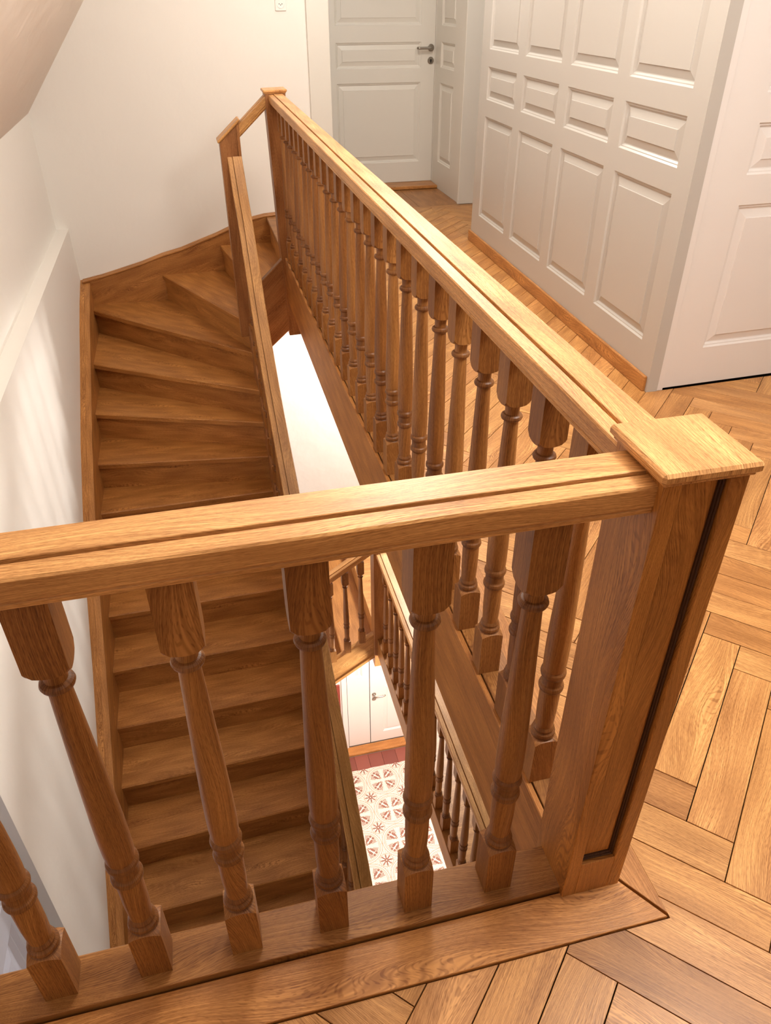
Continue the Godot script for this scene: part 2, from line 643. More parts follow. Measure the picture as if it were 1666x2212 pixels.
func room() -> void:
	# outer wall on the stair side: set back above the ledge, with a window low down
	var b := MB.new()
	b.mm(Vector3(-1.25, F0 - 0.2, BACKZ), Vector3(WALLX, -0.016, -1.81), 0.0)
	b.mm(Vector3(-1.25, F0 - 0.2, -0.75), Vector3(WALLX, -0.016, 4.1), 0.0)
	b.mm(Vector3(-1.25, -0.45, -1.81), Vector3(WALLX, -0.016, -0.75), 0.0)
	b.mm(Vector3(-1.25, F0 - 0.2, -1.81), Vector3(WALLX, -2.5, -0.75), 0.0)
	b.mm(Vector3(-1.25, -0.016, BACKZ), Vector3(UPX, 1.2, 4.1), 0.0)
	tag(obj("wall_left", b.mesh(), M.wall), "white plastered wall beside the stairs with a ledge along it", "wall", "", "structure")
	b = MB.new()
	b.mm(Vector3(-1.4, F0 - 0.2, -6.3), Vector3(0.95, 2.7, BACKZ), 0.0)
	b.mm(Vector3(0.95, F0 - 0.2, -6.3), Vector3(4.8, -0.02, BACKZ), 0.0)
	b.mm(Vector3(0.95, 2.05, -6.3), Vector3(4.8, 2.7, BACKZ), 0.0)
	b.mm(Vector3(2.2, -0.02, -6.3), Vector3(4.8, 2.05, BACKZ), 0.0)
	b.mm(Vector3(0.95, -0.02, -7.05), Vector3(1.06, 2.05, -6.3), 0.0)
	b.mm(Vector3(2.13, -0.02, -7.05), Vector3(2.3, 2.05, -6.3), 0.0)
	b.mm(Vector3(0.95, 2.05, -7.05), Vector3(2.3, 2.2, -6.3), 0.0)
	b.mm(Vector3(0.95, -0.3, -7.15), Vector3(2.3, 2.2, -6.95), 0.0)
	tag(obj("wall_back", b.mesh(), M.wall), "white plastered wall at the far end behind the stairs", "wall", "", "structure")
	b = MB.new()
	b.mm(Vector3(-1.4, F0 - 0.2, 4.0), Vector3(4.8, 2.7, 4.2), 0.0)
	tag(obj("wall_front", b.mesh(), M.wall), "white plastered wall behind the viewer", "wall", "", "structure")
	b = MB.new()
	b.mm(Vector3(4.6, F0 - 0.2, -6.3), Vector3(4.8, 2.7, 4.1), 0.0)
	tag(obj("wall_side", b.mesh(), M.wall), "white plastered wall closing the landing far to the right", "wall", "", "structure")
	b = MB.new()
	b.mm(Vector3(0.2, 2.5, -6.3), Vector3(4.8, 2.7, 4.2), 0.0)
	tag(obj("ceiling", b.mesh(), M.wall), "flat white ceiling above the landing", "ceiling", "", "structure")
	# sloping ceiling under the roof
	b = MB.new()
	var pl := PackedVector2Array([Vector2(-0.99, 0.738), Vector2(0.396, 2.5), Vector2(0.396, 2.75), Vector2(-1.3, 0.75), Vector2(-1.3, 0.738)])
	b.prism(pl, Vector3(0, 0, BACKZ), Vector3.RIGHT, Vector3.UP, Vector3(0, 0, 10.2))
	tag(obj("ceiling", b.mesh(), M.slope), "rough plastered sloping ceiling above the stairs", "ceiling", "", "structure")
	# floor slabs
	b = MB.new()
	b.mm(Vector3(0.605, -0.30, -6.08), Vector3(4.7, -0.013, 4.1), 0.0)
	b.mm(Vector3(-0.95, -0.30, -0.735), Vector3(0.61, -0.013, 4.1), 0.0)
	b.mm(Vector3(1.0, -0.30, -7.0), Vector3(2.2, -0.013, -6.05), 0.0)
	var fl := obj("floor", b.mesh(), M.dark)
	tag(fl, "herringbone oak parquet floor of the landing", "floor", "", "structure")
	b = MB.new()
	b.mm(Vector3(1.02, F1 - 0.18, BACKZ), Vector3(4.7, F1, 4.1), 0.0)
	b.mm(Vector3(-0.95, F1 - 0.18, -1.79), Vector3(1.02, F1, 4.1), 0.0)
	tag(obj("floor", b.mesh(), M.floor[3]), "wooden floor of the storey below the landing", "floor", "", "structure")
	b = MB.new()
	b.mm(Vector3(-1.3, F0 - 0.25, -6.2), Vector3(4.7, F0 - 0.012, 4.1), 0.0)
	var gf := obj("floor", b.mesh(), M.grout)
	tag(gf, "hall floor of patterned tiles with a dark red border", "floor", "", "structure")
	ground_tiles(gf)
	# panelled partition, turned very slightly against the rails
	var pa := -0.0208
	var along := Vector3(sin(pa), 0, cos(pa))
	var xf := Transform3D(Basis(along, Vector3.UP, along.cross(Vector3.UP)), Vector3(1.7824, 0, -2.5927))
	var rects := []
	for k in 4:
		var x1 := -0.112 - 0.577 * k
		for r in [[0.193, 0.778], [0.869, 1.043], [1.131, 2.05]]:
			rects.append([x1 - 0.474, r[0], x1, r[1]])
	var pt := thing("wall_right", xf.origin, "cream painted wooden partition with rows of raised panels", "wall", "", "structure")
	panelled(pt, xf, -2.455, 0.0, 0.0, 2.5, 0.05, rects, M.panel)
	b = MB.new()
	b.mm(Vector3(-2.455, 0, -2.8), Vector3(-0.06, 2.5, -0.05), 0.0, xf)
	sub("core", b, M.panel, pt)
	b = MB.new(along)
	b.mm(Vector3(-2.468, 0.0, 0.0), Vector3(-0.012, 0.068, 0.014), 0.003, xf)
	tag(obj("baseboard_right", b.mesh(), M.border), "oak skirting board along the foot of the panelled partition", "skirting", "", "structure")
	# front door at the right, in line with the partition's near end
	var dxf := Transform3D(Basis(Vector3(cos(0.04), 0, -sin(0.04)), Vector3.UP, Vector3(sin(0.04), 0, cos(0.04))), Vector3(1.782, 0, -2.5927))
	b = MB.new()
	b.mm(Vector3(0.004, 0, -0.02), Vector3(0.08, 2.12, 0.0), 0.001, dxf)
	b.mm(Vector3(0.02, 0, -0.10), Vector3(0.08, 2.12, -0.001), 0.0, dxf)
	b.mm(Vector3(0.998, 0, -0.10), Vector3(1.078, 2.12, 0.0), 0.002, dxf)
	b.mm(Vector3(0.08, 2.04, -0.10), Vector3(0.998, 2.12, 0.0), 0.002, dxf)
	b.mm(Vector3(0.02, 2.12, -0.10), Vector3(2.85, 2.5, -0.004), 0.0, dxf)
	b.mm(Vector3(1.078, 0.0, -0.10), Vector3(2.85, 2.12, -0.004), 0.0, dxf)
	tag(obj("trim_1", b.mesh(), M.white), "white painted frame around the near door", "door frame", "", "structure")
	var d2 := thing("door_1", dxf.origin, "near white panelled door standing next to the partition's corner", "door", "", "structure")
	var dx := dxf
	dx.origin = dxf * Vector3(0.083, 0.007, -0.006)
	panelled(d2, dx, 0, 0, 0.912, 2.03, 0.045, [[0.155, 0.166, 0.757, 0.738], [0.155, 0.845, 0.757, 1.02], [0.155, 1.115, 0.757, 1.90]], M.white, "leaf")
	# far door in its panelled reveal
	b = MB.new()
	b.mm(Vector3(0.925, -0.0, -6.09), Vector3(1.08, 2.12, -6.062), 0.003)
	b.mm(Vector3(2.075, -0.0, -6.09), Vector3(2.24, 2.12, -6.062), 0.003)
	b.mm(Vector3(1.08, 1.98, -6.09), Vector3(2.075, 2.12, -6.062), 0.003)
	tag(obj("trim_2", b.mesh(), M.door), "wide grey-white casing around the far door", "door frame", "", "structure")
	var rv := thing("trim_3", Vector3(2.09, 0, -6.09), "grey-white panelled lining of the far doorway", "door lining", "", "structure")
	var rxf := Transform3D(Basis(Vector3.BACK, Vector3.UP, Vector3.LEFT), Vector3(2.09, 0, -6.07))
	panelled(rv, rxf, -0.80, 0.0, 0.0, 2.0, 0.05, [[-0.63, 0.212, -0.28, 0.80], [-0.63, 0.905, -0.28, 1.082], [-0.63, 1.19, -0.28, 1.88]], M.door)
	b = MB.new()
	b.mm(Vector3(1.04, 0, -6.85), Vector3(1.075, 2.0, -6.07), 0.0)
	b.mm(Vector3(1.04, 1.98, -6.85), Vector3(2.13, 2.05, -6.07), 0.0)
	sub("lining_board", b, M.door, rv)
	var d1 := thing("door_2", Vector3(1.1, 0, -6.86), "far grey-white panelled door at the end of the passage", "door", "", "structure")
	panelled(d1, Transform3D(Basis(), Vector3(1.12, 0.03, -6.86)), 0, 0, 0.966, 1.95, 0.045, [[0.147, 0.160, 0.852, 0.763], [0.147, 0.864, 0.852, 1.045], [0.147, 1.158, 0.852, 1.83]], M.door, "leaf")
	handle(d1, Vector3(2.052, 1.034, -6.86), Vector3(2.052, 0.945, -6.86), M.steel)
	b = MB.new(Vector3.RIGHT)
	b.mm(Vector3(1.08, 0.0, -6.88), Vector3(2.09, 0.028, -6.67), 0.006)
	tag(obj("trim_4", b.mesh(), M.border), "raised oak sill across the foot of the far door", "door sill", "", "structure")
	b = MB.new()
	b.mm(Vector3(2.087, 0.03, -6.88), Vector3(2.12, 1.98, -6.845), 0.002)
	sub("stop", b, M.door, d1)
	# window low in the stair wall
	var wn := thing("window_1", Vector3(-1.0, -2.5, -1.8), "window casement tinted pale blue for daylight and set deep in the stair wall", "window", "", "structure")
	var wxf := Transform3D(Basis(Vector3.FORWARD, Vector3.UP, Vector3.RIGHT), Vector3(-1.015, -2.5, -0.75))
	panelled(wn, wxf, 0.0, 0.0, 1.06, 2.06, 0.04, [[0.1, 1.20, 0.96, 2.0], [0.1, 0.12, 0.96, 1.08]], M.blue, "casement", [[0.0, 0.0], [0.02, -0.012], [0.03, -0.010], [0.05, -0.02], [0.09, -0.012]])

func handle(parent: Node3D, at: Vector3, key: Vector3, mat: Material) -> void:
	var b := MB.new()
	var rot := Basis(Vector3.RIGHT, PI / 2)
	var disc := MB.new()
	disc.turned(PackedVector2Array([Vector2(0, 0.026), Vector2(0.007, 0.026), Vector2(0.009, 0.023)]), 1.0, 24)
	for p in [at, key]:
		var o := obj("rosette" if p == at else "keyhole_plate", disc.mesh(), mat, parent)
		o.transform = Transform3D(rot, p - parent.position)
	var path := PackedVector3Array([at + Vector3(0, 0, 0.006), at + Vector3(0, 0, 0.038), at + Vector3(-0.006, 0, 0.05), at + Vector3(-0.018, 0, 0.056), at + Vector3(-0.06, 0, 0.057), at + Vector3(-0.108, 0, 0.056), at + Vector3(-0.118, 0, 0.05), at + Vector3(-0.122, 0, 0.042)])
	var circ := PackedVector2Array()
	for i in 12:
		circ.append(Vector2(cos(TAU * i / 12), sin(TAU * i / 12)) * 0.0095)
	b.sweep(circ, path)
	sub("lever", b, mat, parent)
	var kb := MB.new()
	kb.mm(key + Vector3(-0.005, -0.016, 0.004), key + Vector3(0.005, -0.002, 0.0098), 0.001)
	kb.mm(key + Vector3(-0.008, -0.006, 0.004), key + Vector3(0.008, 0.010, 0.0098), 0.003)
	sub("keyhole", kb, M.black, parent)

# ---------------------------------------------------------------- parquet
func floor_boards() -> void:
	var fl: Node3D = get_node("floor")
	var W := 0.1337
	var L := 0.709
	var zones := [PackedVector2Array([Vector2(0.6845, -6.0), Vector2(1.83, -6.0), Vector2(1.83, -4.9), Vector2(1.782, -2.5927), Vector2(2.9, -2.63), Vector2(2.9, 0.05), Vector2(-0.9, 0.05), Vector2(-0.9, -0.5715), Vector2(0.6845, -0.5715)]),
		PackedVector2Array([Vector2(1.83, -6.0), Vector2(2.5, -6.0), Vector2(2.5, -4.9), Vector2(1.83, -4.9)])]
	var count := 0
	var gap := 0.0011
	for z in zones.size():
		for i in range(-120, 121):
			for j in range(-10, 11):
				for kind in 2:
					var s0: float
					var s1: float
					var t0: float
					var t1: float
					var bi := -1.432 - W + i * W
					if kind == 0:
						s0 = bi - j * L; s1 = s0 + W
						t0 = bi + j * L + 1.0727; t1 = t0 + L
					else:
						s1 = bi + W - j * L; s0 = s1 - L
						t0 = bi + L + j * L + 1.0727; t1 = t0 + W
					var cs := (s0 + s1) * 0.5
					var ct := (t0 + t1) * 0.5
					var cx := (ct - cs) * 0.5
					var cz := (ct + cs) * 0.5
					if cx < -1.3 or cx > 3.3 or cz < -6.5 or cz > 0.5:
						continue
					var e := gap * 1.414
					var poly := PackedVector2Array()
					for c in [[s0 + e, t0 + e], [s1 - e, t0 + e], [s1 - e, t1 - e], [s0 + e, t1 - e]]:
						poly.append(Vector2((c[1] - c[0]) * 0.5, (c[1] + c[0]) * 0.5))
					for piece in Geometry2D.intersect_polygons(poly, zones[z]):
						var ar := 0.0
						for q in piece.size():
							ar += piece[q].cross(piece[(q + 1) % piece.size()])
						if absf(ar) < 0.0008:
							continue
						var g := Vector3(1, 0, 1) if kind == 0 else Vector3(-1, 0, 1)
						var b := MB.new(g, roff())
						var tone := rng.randf_range(0.86, 1.0)
						b.cc = Color(tone, tone * rng.randf_range(0.96, 1.0), tone * rng.randf_range(0.92, 1.0))
						b.prism(piece, Vector3(0, -0.012, 0), Vector3.RIGHT, Vector3.BACK, Vector3(0, 0.012 + rng.randf_range(-0.0004, 0.0004), 0), 0.0006 if piece.size() == 4 else 0.0)
						var mi := int(minf(11.0, absf(rng.randfn(0.0, 3.1))))
						sub("plank", b, M.floor[mi], fl)
						count += 1
	# boards laid straight in the far doorway, and the trim round the stairwell
	for k in 3:
		var b2 := MB.new(Vector3.BACK, roff())
		b2.mm(Vector3(1.08 + 0.337 * k, -0.012, -6.67), Vector3(1.08 + 0.337 * (k + 1) - 0.002, 0.0, -6.062), 0.0006)
		sub("plank", b2, M.floor[9 + k % 3], fl)
	var b3 := MB.new(Vector3.RIGHT, roff())
	b3.mm(Vector3(0.69, -0.012, -6.06), Vector3(2.5, 0.0, -6.002), 0.0006)
	sub("plank", b3, M.floor[9], fl)
	var bb := MB.new(Vector3.RIGHT, roff())
	bb.prism(PackedVector2Array([Vector2(-0.95, -0.6620), Vector2(0.6185, -0.6620), Vector2(0.6785, -0.5735), Vector2(-0.95, -0.5735)]), Vector3(0, -0.012, 0), Vector3.RIGHT, Vector3.BACK, Vector3(0, 0.018, 0), 0.001)
	sub("border_board", bb, M.border, fl)
	bb = MB.new(Vector3.BACK, roff())
	bb.prism(PackedVector2Array([Vector2(0.6255, -0.664), Vector2(0.683, -0.579), Vector2(0.683, -6.0), Vector2(0.6245, -6.0)]), Vector3(0, -0.012, 0), Vector3.RIGHT, Vector3.BACK, Vector3(0, 0.016, 0), 0.001)
	sub("border_board", bb, M.border, fl)
	# plain boards where nobody looks
	bb = MB.new(Vector3.RIGHT)
	bb.mm(Vector3(-0.95, -0.012, 0.052), Vector3(4.6, 0.0, 4.05), 0.0)
	bb.mm(Vector3(2.902, -0.012, -2.64), Vector3(4.6, 0.0, 0.05), 0.0)
	bb.mm(Vector3(2.502, -0.012, -6.06), Vector3(4.6, 0.0, -5.0), 0.0)
	bb.mm(Vector3(0.535, -0.03, -6.05), Vector3(0.622, 0.0, -4.95), 0.004)
	sub("landing_board", bb, M.curb, fl)

# ---------------------------------------------------------------- stairs
const TL := [Vector2(0.541, -6.05), Vector2(0.162, -6.05), Vector2(-0.307, -6.05), Vector2(-0.845, -5.935), Vector2(-0.845, -5.345), Vector2(-0.845, -4.93), Vector2(-0.845, -4.56), Vector2(-0.845, -4.255), Vector2(-0.845, -3.97), Vector2(-0.845, -3.692), Vector2(-0.845, -3.41), Vector2(-0.845, -3.139), Vector2(-0.845, -2.871), Vector2(-0.845, -2.6), Vector2(-0.845, -2.325), Vector2(-0.845, -2.05), Vector2(-0.845, -1.78)]
const TR := [Vector2(0.535, -4.93), Vector2(0.342, -4.93), Vector2(0.272, -4.80), Vector2(0.29, -4.765), Vector2(0.29, -4.60), Vector2(0.29, -4.515), Vector2(0.29, -4.395), Vector2(0.295, -4.265), Vector2(0.30, -3.985), Vector2(0.30, -3.705), Vector2(0.305, -3.43), Vector2(0.31, -3.165), Vector2(0.315, -2.912), Vector2(0.32, -2.648), Vector2(0.325, -2.36), Vector2(0.335, -2.08), Vector2(0.34, -1.80)]

func stair_rail_path() -> PackedVector3Array:
	var c := Curve3D.new()
	var raw := [Vector3(0.276, 0.625, -4.83), Vector3(0.282, 0.435, -4.715), Vector3(0.286, 0.33, -4.625), Vector3(0.289, 0.13, -4.47), Vector3(0.289, -0.01, -4.325), Vector3(0.291, -0.215, -4.107), Vector3(0.297, -0.525, -3.691), Vector3(0.303, -0.735, -3.389), Vector3(0.313, -1.09, -2.91), Vector3(0.322, -1.335, -2.61), Vector3(0.331, -1.59, -2.298), Vector3(0.342, -1.99, -1.831), Vector3(0.344, -2.06, -1.74)]
	for i in raw.size():
		var t: Vector3 = (raw[mini(i + 1, raw.size() - 1)] - raw[maxi(i - 1, 0)]) * 0.16
		c.add_point(raw[i], -t, t)
	var out := PackedVector3Array()
	for i in 49:
		out.append(c.sample_baked(c.get_baked_length() * i / 48.0, true))
	return out

func rail_profile(flip := false) -> PackedVector2Array:
	# one flat top with a narrow groove off centre (towards +x), a small bead near the lower edge
	var half := [Vector2(-0.030, -0.053), Vector2(0.030, -0.053), Vector2(0.0385, -0.046), Vector2(0.0395, -0.040), Vector2(0.0385, -0.0385), Vector2(0.0395, -0.037), Vector2(0.0415, -0.034), Vector2(0.0418, -0.008), Vector2(0.0395, -0.005), Vector2(0.0165, -0.0030), Vector2(0.0155, -0.014), Vector2(0.0125, -0.014), Vector2(0.0115, -0.0008), Vector2(0.0105, 0.0), Vector2(-0.0385, 0.0), Vector2(-0.0415, -0.003), Vector2(-0.0418, -0.034), Vector2(-0.0395, -0.037), Vector2(-0.0385, -0.046)]
	var p := PackedVector2Array()
	for q in half:
		p.append(Vector2(-q.x if flip else q.x, q.y))
	if flip:
		p.reverse()
	return p

func tread_poly(k: int) -> PackedVector2Array:
	var l0: Vector2 = TL[k]
	var r0: Vector2 = TR[k]
	var l1: Vector2 = TL[k - 1]
	var r1: Vector2 = TR[k - 1]
	var d := (r1 - l1).normalized()
	var bk := Vector2(d.y, -d.x) * 0.03
	if bk.dot(l1 - l0) < 0.0:
		bk = -bk
	if k > 2:
		l0.x -= 0.025
	if k > 3:
		l1.x -= 0.025
	var p := PackedVector2Array([l0, r0, r1 + bk, l1 + bk])
	if k == 3:
		p.append(Vector2(-0.845, -6.05))
	if k == 1:
		p[2] = Vector2(0.56, -4.93)
		p[3] = Vector2(0.57, -6.05)
	return p

func stairs() -> void:
	var st := thing("staircase", Vector3(-0.3, F1, -3.5), "oak winding staircase descending between the white wall and the stairwell", "staircase", "", "")
	for k in range(1, 16):
		var y := -RISE * k
		var nl: Vector2 = TL[k]
		var nr: Vector2 = TR[k]
		var g2 := (nr - nl).normalized()
		var g := Vector3(g2.x, 0, g2.y)
		var b := MB.new(g, roff())
		b.prism(tread_poly(k), Vector3(0, y - 0.033, 0), Vector3.RIGHT, Vector3.BACK, Vector3(0, 0.033, 0), 0.006)
		sub("tread", b, M.tread[rng.randi() % 3], st)
	for k in range(0, 16):
		var l: Vector2 = TL[k]
		var r: Vector2 = TR[k]
		var d := (r - l).normalized()
		var n := Vector2(d.y, -d.x)
		var tow: Vector2 = (TL[k + 1] + TR[k + 1]) * 0.5 - (l + r) * 0.5
		if n.dot(tow) > 0.0:
			n = -n
		var e0 := l - d * 0.03
		var e1 := r + d * (0.02 if k > 3 else 0.0)
		var p := PackedVector2Array([e0 + n * 0.013, e1 + n * 0.013, e1 + n * 0.03, e0 + n * 0.03])
		var b := MB.new(Vector3(d.x, 0, d.y), roff())
		b.prism(p, Vector3(0, -RISE * (k + 1) - 0.01, 0), Vector3.RIGHT, Vector3.BACK, Vector3(0, RISE - 0.02, 0), 0.0)
		sub("riser", b, M.tread[rng.randi() % 3], st)
	# wall strings: one along the back wall, one down the side wall
	var top := [Vector2(-0.886, -0.386), Vector2(-0.74, -0.358), Vector2(-0.598, -0.323), Vector2(-0.43, -0.28), Vector2(-0.276, -0.231), Vector2(-0.13, -0.197), Vector2(0.011, -0.15), Vector2(0.14, -0.108), Vector2(0.266, -0.06), Vector2(0.36, -0.028), Vector2(0.439, -0.003), Vector2(0.52, 0.012), Vector2(0.64, 0.02)]
	var poly := PackedVector2Array(top)
	poly.append(Vector2(0.64, -0.30)); poly.append(Vector2(0.2, -0.52)); poly.append(Vector2(-0.886, -0.95))
	var b := MB.new(Vector3(1, 0.3, 0), roff())
	b.prism(poly, Vector3(0, 0, BACKZ + 0.001), Vector3.RIGHT, Vector3.UP, Vector3(0, 0, 0.049), 0.003)
	sub("wall_string", b, M.tread[1], st)
	var cp := PackedVector3Array()
	for q in top:
		cp.append(Vector3(q.x, q.y, BACKZ + 0.027))
	string_cap(cp, st)
	var side := [Vector2(-6.08, -0.39), Vector2(-5.80, -0.47), Vector2(-5.55, -0.56), Vector2(-5.15, -0.73), Vector2(-4.85, -0.85), Vector2(-4.55, -0.97), Vector2(-4.08, -1.205), Vector2(-3.62, -1.478), Vector2(-3.28, -1.742), Vector2(-2.88, -2.012), Vector2(-2.47, -2.282), Vector2(-2.09, -2.53), Vector2(-1.70, -2.79)]
	poly = PackedVector2Array(side)
	poly.append(Vector2(-1.70, F1)); poly.append(Vector2(-2.0, F1 - 0.1)); poly.append(Vector2(-4.0, -1.85)); poly.append(Vector2(-4.9, -1.3)); poly.append(Vector2(-6.08, -0.9))
	b = MB.new(Vector3(0, -0.6, 1), roff())
	b.prism(poly, Vector3(WALLX + 0.001, 0, 0), Vector3.BACK, Vector3.UP, Vector3(0.069, 0, 0), 0.004)
	sub("wall_string", b, M.tread[2], st)
	cp = PackedVector3Array()
	for q in side:
		cp.append(Vector3(WALLX + 0.036, q.y, q.x))
	string_cap(cp, st)
	# string round the well: a short piece between the two far posts, then down under the stair rail
	b = MB.new(Vector3(0.7, 0.64, 0), roff())
	b.prism(PackedVector2Array([Vector2(0.30, -0.185), Vector2(0.505, 0.003), Vector2(0.575, 0.003), Vector2(0.575, -0.42), Vector2(0.30, -0.655)]), Vector3(0, 0, -4.925), Vector3.RIGHT, Vector3.UP, Vector3(0, 0, 0.05), 0.004)
	sub("well_string", b, M.post, st)
	var rp := stair_rail_path()
	var up := []
	var dn := []
	for i in range(0, 49, 2):
		var q := rp[i]
		up.append(Vector3(q.x, q.y - 1.02, q.z)); dn.append(Vector3(q.x, q.y - 1.36, q.z))
	b = MB.new(Vector3(0, -0.6, 1), roff())
	b.sweep(PackedVector2Array([Vector2(-0.024, -0.29), Vector2(0.024, -0.29), Vector2(0.024, -0.004), Vector2(0.02, 0.0), Vector2(-0.02, 0.0), Vector2(-0.024, -0.004)]), PackedVector3Array(up))
	sub("well_string", b, M.post, st)
	# rail and balusters of the flight
	var sr := thing("stair_balustrade", Vector3(0.3, -1.5, -3.5), "sloping oak handrail with turned balusters running down along the stairs", "balustrade")
	b = MB.new(Vector3(0, -0.6, 1), roff())
	b.sweep(rail_profile(), rp)
	sub("handrail", b, M.rail_b, sr)
	var bm := baluster_mesh(0.965)
	for i in 22:
		var z := -4.70 + 0.135 * i
		var q := rail_at(rp, z)
		var o := obj("baluster", bm, M.oak[rng.randi() % 4], sr)
		o.position = Vector3(q.x, q.y - 1.02, z) - sr.position
	# post where the rail turns, its cap cut to the slope
	var np := thing("newel_post", Vector3(0.262, -0.7, -4.90), "oak newel post with a slanted cap at the turn of the stairs", "newel post")
	post(np, Vector3(0.259, -0.47, -4.899), 0.059, 0.0, 0.78, [[0.46, 0.70]])

func rail_at(rp: PackedVector3Array, z: float) -> Vector3:
	for i in rp.size() - 1:
		if rp[i].z <= z and rp[i + 1].z >= z:
			return rp[i].lerp(rp[i + 1], (z - rp[i].z) / maxf(1e-6, rp[i + 1].z - rp[i].z))
	return rp[rp.size() - 1]

func string_cap(cp: PackedVector3Array, st: Node3D) -> void:
	var b := MB.new((cp[cp.size() - 1] - cp[0]), roff())
	var w := 0.026 if absf(cp[0].z - cp[cp.size() - 1].z) < 0.1 else 0.035
	b.sweep(PackedVector2Array([Vector2(-w, -0.012), Vector2(w + 0.004, -0.012), Vector2(w + 0.006, -0.006), Vector2(w + 0.004, -0.001), Vector2(0.006, 0.001), Vector2(0.004, -0.004), Vector2(-0.001, -0.004), Vector2(-0.003, 0.003), Vector2(-w, 0.003)]), cp)
	sub("string_cap", b, M.border, st)

# turned baluster of the given height, standing on y = 0
func baluster_mesh(h: float) -> ArrayMesh:
	var b := MB.new(Vector3.UP, roff())
	var low := [Vector2(0, 0.04), Vector2(0.116, 0.04), Vector2(0.119, 0.0372), Vector2(0.1225, 0.0335), Vector2(0.1255, 0.0285), Vector2(0.127, 0.0245), Vector2(0.129, 0.0225), Vector2(0.131, 0.0236), Vector2(0.136, 0.0252), Vector2(0.141, 0.0243), Vector2(0.1435, 0.0215), Vector2(0.1455, 0.0203), Vector2(0.148, 0.0213), Vector2(0.151, 0.0218), Vector2(0.154, 0.0205), Vector2(0.158, 0.0183), Vector2(0.170, 0.0190), Vector2(0.20, 0.0203), Vector2(0.25, 0.0206), Vector2(0.263, 0.0204), Vector2(0.2645, 0.0222), Vector2(0.268, 0.0246), Vector2(0.273, 0.0252), Vector2(0.278, 0.0240), Vector2(0.2805, 0.0216), Vector2(0.283, 0.0207), Vector2(0.292, 0.0212), Vector2(0.299, 0.0207), Vector2(0.3015, 0.0222), Vector2(0.305, 0.0246), Vector2(0.310, 0.0254), Vector2(0.315, 0.0245), Vector2(0.318, 0.0222), Vector2(0.3195, 0.0210), Vector2(0.325, 0.0222), Vector2(0.345, 0.0230), Vector2(0.38, 0.0232), Vector2(0.43, 0.0225), Vector2(0.51, 0.0203), Vector2(0.60, 0.0176), Vector2(0.684, 0.0150), Vector2(0.6965, 0.0146), Vector2(0.6975, 0.0176), Vector2(0.700, 0.0206), Vector2(0.704, 0.0220), Vector2(0.708, 0.0208), Vector2(0.7105, 0.0178), Vector2(0.7115, 0.0146), Vector2(0.722, 0.0144), Vector2(0.731, 0.0156), Vector2(0.7335, 0.0195), Vector2(0.735, 0.0262), Vector2(0.738, 0.0315), Vector2(0.743, 0.0352), Vector2(0.749, 0.0375), Vector2(0.757, 0.04), Vector2(0.858, 0.04)]
	var pr := PackedVector2Array()
	for q in low:
		var y: float = q.x
		if y > 0.68 and y < 0.757:
			y += (h - 0.858) * 0.6
		elif y > 0.80:
			y = h
		elif y >= 0.757:
			y += (h - 0.858) * 0.6
		elif y > 0.33:
			y += (h - 0.858) * 0.6 * (y - 0.33) / 0.35
		pr.append(Vector2(y, q.y))
	var dd := (h - 0.858) * 0.6
	b.turned(pr, 0.0262, 32, Vector3.ZERO, [[0.126, 0.159], [0.262, 0.320], [0.696 + dd, 0.712 + dd]])
	return b.mesh()

# square post: p is the centre of its foot; panels are recessed into the front from y0 to y1
func post(t: Node3D, p: Vector3, a: float, y0: float, y1: float, panels: Array, flat := false) -> void:
	var b := MB.new(Vector3.UP, roff())
	var hh := y1 - 0.7
	var tops := [1.40, 1.51]
	if not flat:
		var pl := PackedVector2Array([Vector2(p.x - a, p.y), Vector2(p.x + a, p.y), Vector2(p.x + a, 0.797), Vector2(p.x - a, 0.697)])
		b.prism(pl, Vector3(0, 0, p.z - a), Vector3.RIGHT, Vector3.UP, Vector3(0, 0, a * 2 - 0.008), 0.0)
		for xx in [[-a, -0.022], [0.042, a]]:
			var s0: float = p.x + xx[0]
			var s1: float = p.x + xx[1]
			b.prism(PackedVector2Array([Vector2(s0, p.y), Vector2(s1, p.y), Vector2(s1, 0.747 + 0.85 * (s1 - p.x)), Vector2(s0, 0.747 + 0.85 * (s0 - p.x))]), Vector3(0, 0, p.z + a - 0.008), Vector3.RIGHT, Vector3.UP, Vector3(0, 0, 0.008), 0.001)
		b.mm(Vector3(p.x - 0.022, p.y, p.z + a - 0.009), Vector3(p.x + 0.042, 0.625, p.z + a), 0.001)
		sub("post", b, M.post, t)
		var c := MB.new(Vector3(0.75, 0.65, 0), roff())
		var rot := Transform3D(Basis(Vector3.BACK, 0.705), Vector3(p.x + 0.002, 0.752, p.z))
		c.box(Vector3(0, 0.006, 0), Vector3(0.178, 0.014, 0.136), 0.005, rot)
		sub("cap", c, M.rail_b, t)

